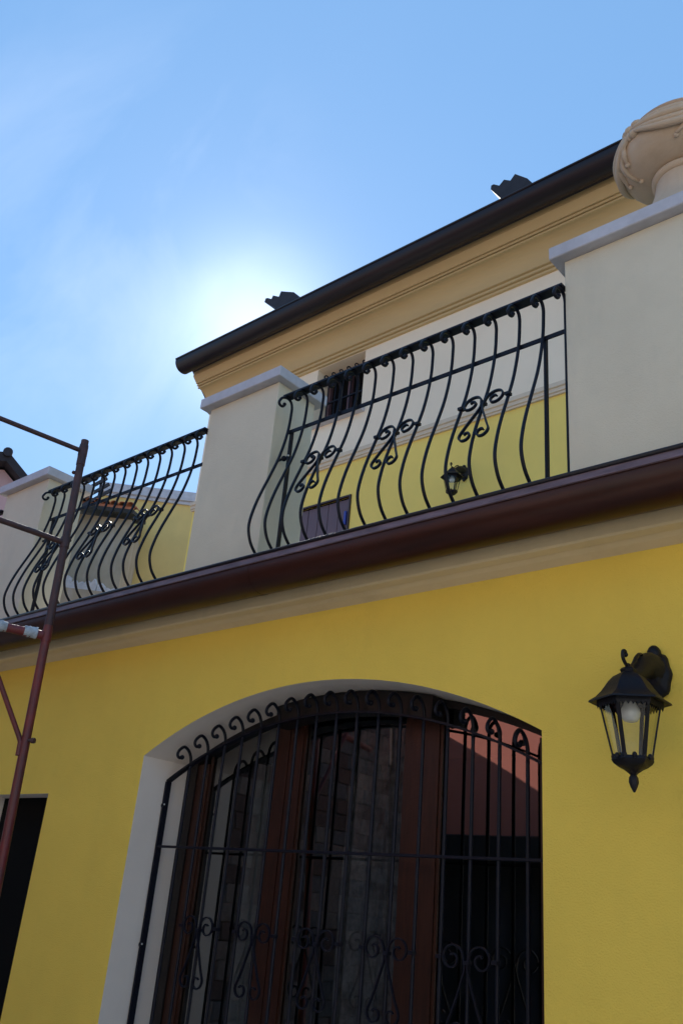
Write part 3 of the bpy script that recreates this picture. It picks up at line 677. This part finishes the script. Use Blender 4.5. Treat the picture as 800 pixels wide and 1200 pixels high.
p2 = pole_pt(2.0) + d * 1.05
bm = bmesh.new(); cyl(bm, (p2.x + .1, p2.y, .01), (p2.x - .1, p2.y, 3.93), .0225, 18); sp_('pole', mesh(bm, 'pole', RUST, True, 40))
for z, dd, r, m_ in ((3.86, d, .0135, RUST), (3.29, Vector((-.10, -.99, 0)).normalized(), .0155, RUST), (2.765, Vector((-.33, -.94, 0)).normalized(), .023, RED)):
    a = pole_pt(z) + dd * .02; b = a + dd * 1.04
    bm = bmesh.new(); cyl(bm, a, b, r, 16); cyl(bm, pole_pt(z - .03), pole_pt(z + .03), .0255, 18); sp_('rail', mesh(bm, 'rail', m_, True, 40))
# ragged cloth wraps on the ledger
dd = Vector((-.33, -.94, 0)).normalized(); a = pole_pt(2.765)
for t0, t1 in ((.05, .115), (.20, .31)):
    bm = bmesh.new(); P = [a + dd * (t0 + (t1 - t0) * i / 8) + Vector((0, 0, .003)) for i in range(9)]
    sweep(bm, P, [(.0285 * cos(2 * pi * j / 12) * (1 + .08 * random.uniform(-1, 1)), .0285 * sin(2 * pi * j / 12) * (1 + .08 * random.uniform(-1, 1))) for j in range(12)], scale=[random.uniform(.93, 1.12) for _ in range(9)])
    sp_('cloth_wrap', mesh(bm, 'cloth_wrap', CLOTH, True), 'grey-blue tape wound round the ledger')
# brace flattened at its end and bolted
bm = bmesh.new(); q0 = Vector((-4.062, 2.278, 2.235)); q1 = Vector((-4.145, 1.735, 3.07))
sweep(bm, [q0 + Vector((.012, 0, -.075)), q0 + Vector((.006, 0, -.01)), q0 + (q1 - q0) * .02, q1], [(a * 1.0, b) for a, b in circ(.0125, 10)]); sp_('brace', mesh(bm, 'brace', RED, True, 40))
bm = bmesh.new(); zz = 2.235; c_ = pole_pt(zz); cyl(bm, c_ + Vector((0.0, -.01, 0)), c_ + Vector((.045, .015, 0)), .0085, 12); cyl(bm, c_ + Vector((.034, .010, 0)), c_ + Vector((.050, .018, 0)), .0135, 6); sp_('bolt', mesh(bm, 'bolt', RUST, True, 40))
bm = bmesh.new(); box(bm, -4.0, -3.84, 2.22, 2.38, .002, .012); sp_('base_plate', mesh(bm, 'base_plate', RUST))

# ------------------------------------------------------------------ neighbours seen past the terrace
u = Vector((.69, .72, 0)).normalized(); ang = math.atan2(u.y, u.x)
yh = empty('neighbour_house', (-15.7, 9.6, 0), 'yellow house end with a grey coping, seen through the left railing', 'house', rz=ang)
def lp(par, n, me, label=None):
    o = obj(n, me, par)
    if label: o['label'] = label
    return o
# local frame: x along the wall, y away from the camera
lp(yh, 'wall', bbox(-.2, 6.0, 0, 5.0, 0, 9.52, 'wall', YELF))
lp(yh, 'coping', bbox(-.26, 6.1, -.10, 5.1, 9.53, 9.75, 'coping', STONE, .01))
lp(yh, 'coping_fillet', bbox(-.2, 6.05, -.05, -.001, 9.46, 9.529, 'coping_fillet', STONE))
n_ = Vector((u.y, -u.x, 0)); o1 = Vector((-15.7, 9.6, 0)) + n_ * 1.5
th = empty('beige_house', o1, 'old beige house with orange roof tiles beneath the yellow house coping', 'house', rz=ang)
lp(th, 'wall', bbox(-3.2, .84, .02, 1.35, 0, 8.36, 'wall', TANW))
bm = bmesh.new(); vs = box(bm, -3.2, .90, -.32, 1.3, 8.36, 8.44)
for v in vs:
    if v.co.y > 0: v.co.z += .45
lp(th, 'eave_board', mesh(bm, 'eave_board', DARK))
rf = lp(th, 'roof', bbox(-3.2, .90, -.31, -.29, 8.441, 8.50, 'roof', OTILE))
om = TM.copy(); om.materials.clear(); om.materials.append(OTILE)
for i in range(24):
    t_ = obj('roof_tile', om, rf, (.82 - i * .155, -.36, 8.50 + random.uniform(-.012, .012))); t_.rotation_euler = (radians(15), 0, random.uniform(-.05, .05))
    t_ = obj('roof_tile', om, rf, (.82 - i * .155, .0, 8.60)); t_.rotation_euler = (radians(15), 0, random.uniform(-.05, .05))
# slatted roof shutter on the beige house
sh = empty('slatted_awning', o1 + u * 0.0 + Vector((0, 0, 8.5)), 'dark slatted metal awning on the beige house roof, sunlit between slats', 'awning', rz=ang)
for k in range(4):
    bm = bmesh.new(); xe = .22 + k * .06; ze = .62 - k * .105
    sweep(bm, [(xe - 1.0, -.42 + k * .03, ze - .85), (xe, -.42 + k * .03, ze)], rectp(.055, .10), up=(-.6, -.3, 1)); obj('slat', mesh(bm, 'slat', BLIND), sh)
for x_ in (-.55, .18):
    bm = bmesh.new(); xx = x_ / 1.31 ; sweep(bm, [(x_, -.32, .60 + .85 * (x_ - .22) - .45), (x_, -.37, .60 + .85 * (x_ - .22))], rectp(.04, .04)); obj('slat_bracket', mesh(bm, 'slat_bracket', BLIND), sh)
# broken pale slabs piled on a ledge at the foot of the beige wall
led = lp(th, 'ledge', bbox(-1.2, 1.05, -.55, -.001, 6.2, 6.64, 'ledge', TANW))
bm0 = bmesh.new()
for i in range(9):
    bm = bmesh.new(); w_ = random.uniform(.10, .17); hh = random.uniform(.12, .30) * (1.0 if i < 6 else .7)
    vs = [bm.verts.new(p) for p in ((0, 0, 0), (w_, 0, 0), (w_, 0, hh * random.uniform(.6, .9)), (w_ * .55, 0, hh), (0, 0, hh * random.uniform(.5, .8)))]
    f = bm.faces.new(vs); r = bmesh.ops.extrude_face_region(bm, geom=[f])
    for e in r['geom']:
        if isinstance(e, bmesh.types.BMVert): e.co += Vector((.02, .07, .01))
    pb = obj('plaster_slab', mesh(bm, 'plaster_slab', WHITEP), None)
    loc = o1 + u * (-.10 + i * .125) + n_ * (.45 - .02 * (i % 3)) + Vector((0, 0, 6.642))
    pb.location = loc; pb.rotation_euler = (random.uniform(-.1, .1), random.uniform(-.12, .12), ang)
    pb['label'] = 'broken pale plaster slab in the row along the beige wall ledge'; pb['category'] = 'plaster slab'; pb['group'] = 'broken plaster slabs on the beige wall ledge'
bm0.free()

# pink gable far left
az = radians(-65); w_ = Vector((cos(az), -sin(az), 0)); q0 = Vector((sin(az), cos(az), 0)) * 14
pg = empty('pink_house', q0, 'far pink house with a dark gable verge behind the leftmost pier', 'house', rz=math.atan2(w_.y, w_.x))
bm = bmesh.new(); out = [(-3.9, 0), (.62, 0), (.62, 6.98), (-.13, 7.62), (-3.9, 6.9)]
vs = [bm.verts.new((x, 0, z)) for x, z in out]; f = bm.faces.new(vs); r = bmesh.ops.extrude_face_region(bm, geom=[f])
for e in r['geom']:
    if isinstance(e, bmesh.types.BMVert): e.co.y = 6
lp(pg, 'wall', mesh(bm, 'wall', PINKF))
bm = bmesh.new()
vs = []
for y in (-.28, 6.1):
    vs.append([bm.verts.new((x, y, z)) for x, z in ((-4.2, 6.82), (-.13, 7.66), (.70, 6.96), (.70, 7.10), (-.10, 7.80), (-.22, 7.80), (-4.2, 6.98))])
k = len(vs[0])
for j in range(k): bm.faces.new((vs[0][j], vs[0][(j + 1) % k], vs[1][(j + 1) % k], vs[1][j]))
bm.faces.new(vs[0][::-1]); bm.faces.new(vs[1])
prf = lp(pg, 'roof', mesh(bm, 'roof', VENTM))
bm = bmesh.new(); cyl(bm, (-.14, -.34, 7.80), (-.14, 6.1, 7.80), .075, 12); lp(prf, 'ridge_tile', mesh(bm, 'ridge_tile', VENTM, True, 40))

# ------------------------------------------------------------------ house across the courtyard (seen in the door glass)
oh = empty('courtyard_house', (-3, -3.5, 0), 'pink house across the courtyard, mirrored in the arched door glass', 'house')
def op(n, me, label=None):
    o = obj(n, me, oh, -Vector(oh.location))
    if label: o['label'] = label
    return o
op('wall', bbox(-7.5, -4.6, -7.0, -3.5, 0, 5.6, 'wall', PINK))
orf = op('roof', extrude_profile([(-3.25, 5.602), (-3.25, 5.66), (-7.2, 6.7), (-7.2, 5.602)], -7.8, 7.2, 'roof', OTILE))
op('wall', bbox(-4.599, 7.0, -7.0, -3.52, 0, 5.6, 'wall', GREYW), 'unseen right half of the facade, pale grey to keep bounced light neutral')  # out of view; grey was chosen to keep pink bounce off the yellow house
cn = op('canopy', extrude_profile([(-3.498, 2.35), (-2.9, 2.35), (-2.9, 2.55), (-3.05, 2.56), (-3.05, 2.60), (-3.498, 2.66)], -7.2, 5.0, 'canopy', CANOPY))
op('doorway', bbox(-7.1, -2.0, -3.498, -3.46, 0.0, 2.348, 'doorway', GATE))
# added gabled wing, shaped to cast the slanting shadow; its flank faces the courtyard
bm = bmesh.new()
G = [(-3.9, 0), (1.2, 0), (1.2, 3.67), (-1.5, 4.88), (-3.9, 3.82)]
vs = [bm.verts.new((-7.51, y, z)) for y, z in G]; f = bm.faces.new(vs); r = bmesh.ops.extrude_face_region(bm, geom=[f])
for e in r['geom']:
    if isinstance(e, bmesh.types.BMVert): e.co.x = -11.5
ww = op('shading_wing_wall', mesh(bm, 'shading_wing_wall', OLD), 'old rough stone flank of the wing added to cast the slanting shadow')
stone_meshes = []
for v_ in range(6):
    b2 = bmesh.new(); vs = box(b2, 0, .035, .004, .316, .004, .176, .012)
    for v in b2.verts:
        v.co += Vector((random.uniform(0, .012), random.uniform(-.012, .012), random.uniform(-.010, .010)))
    stone_meshes.append(mesh(b2, 'stone', STN[v_ % 3]))
def gable_z(y): return 3.82 + (y + 3.9) * (4.88 - 3.82) / 2.4 if y < -1.5 else 4.88 - (y + 1.5) * (4.88 - 3.67) / 2.7
for row in range(26):
    y = -3.46 + (.16 if row % 2 else 0)
    while y < .85:
        z = .15 + row * .182
        if z + .2 < min(gable_z(y), gable_z(y + .33)) - .05: obj('stone', random.choice(stone_meshes), ww, (-7.509 , y, z))
        y += .325
op('shading_wing_roof', extrude_profile([(-4.0, 3.82), (-1.5, 4.92), (1.4, 3.62), (1.4, 3.74), (-1.5, 5.05), (-4.0, 3.96)], -11.6, -7.46, 'shading_wing_roof', OTILE))
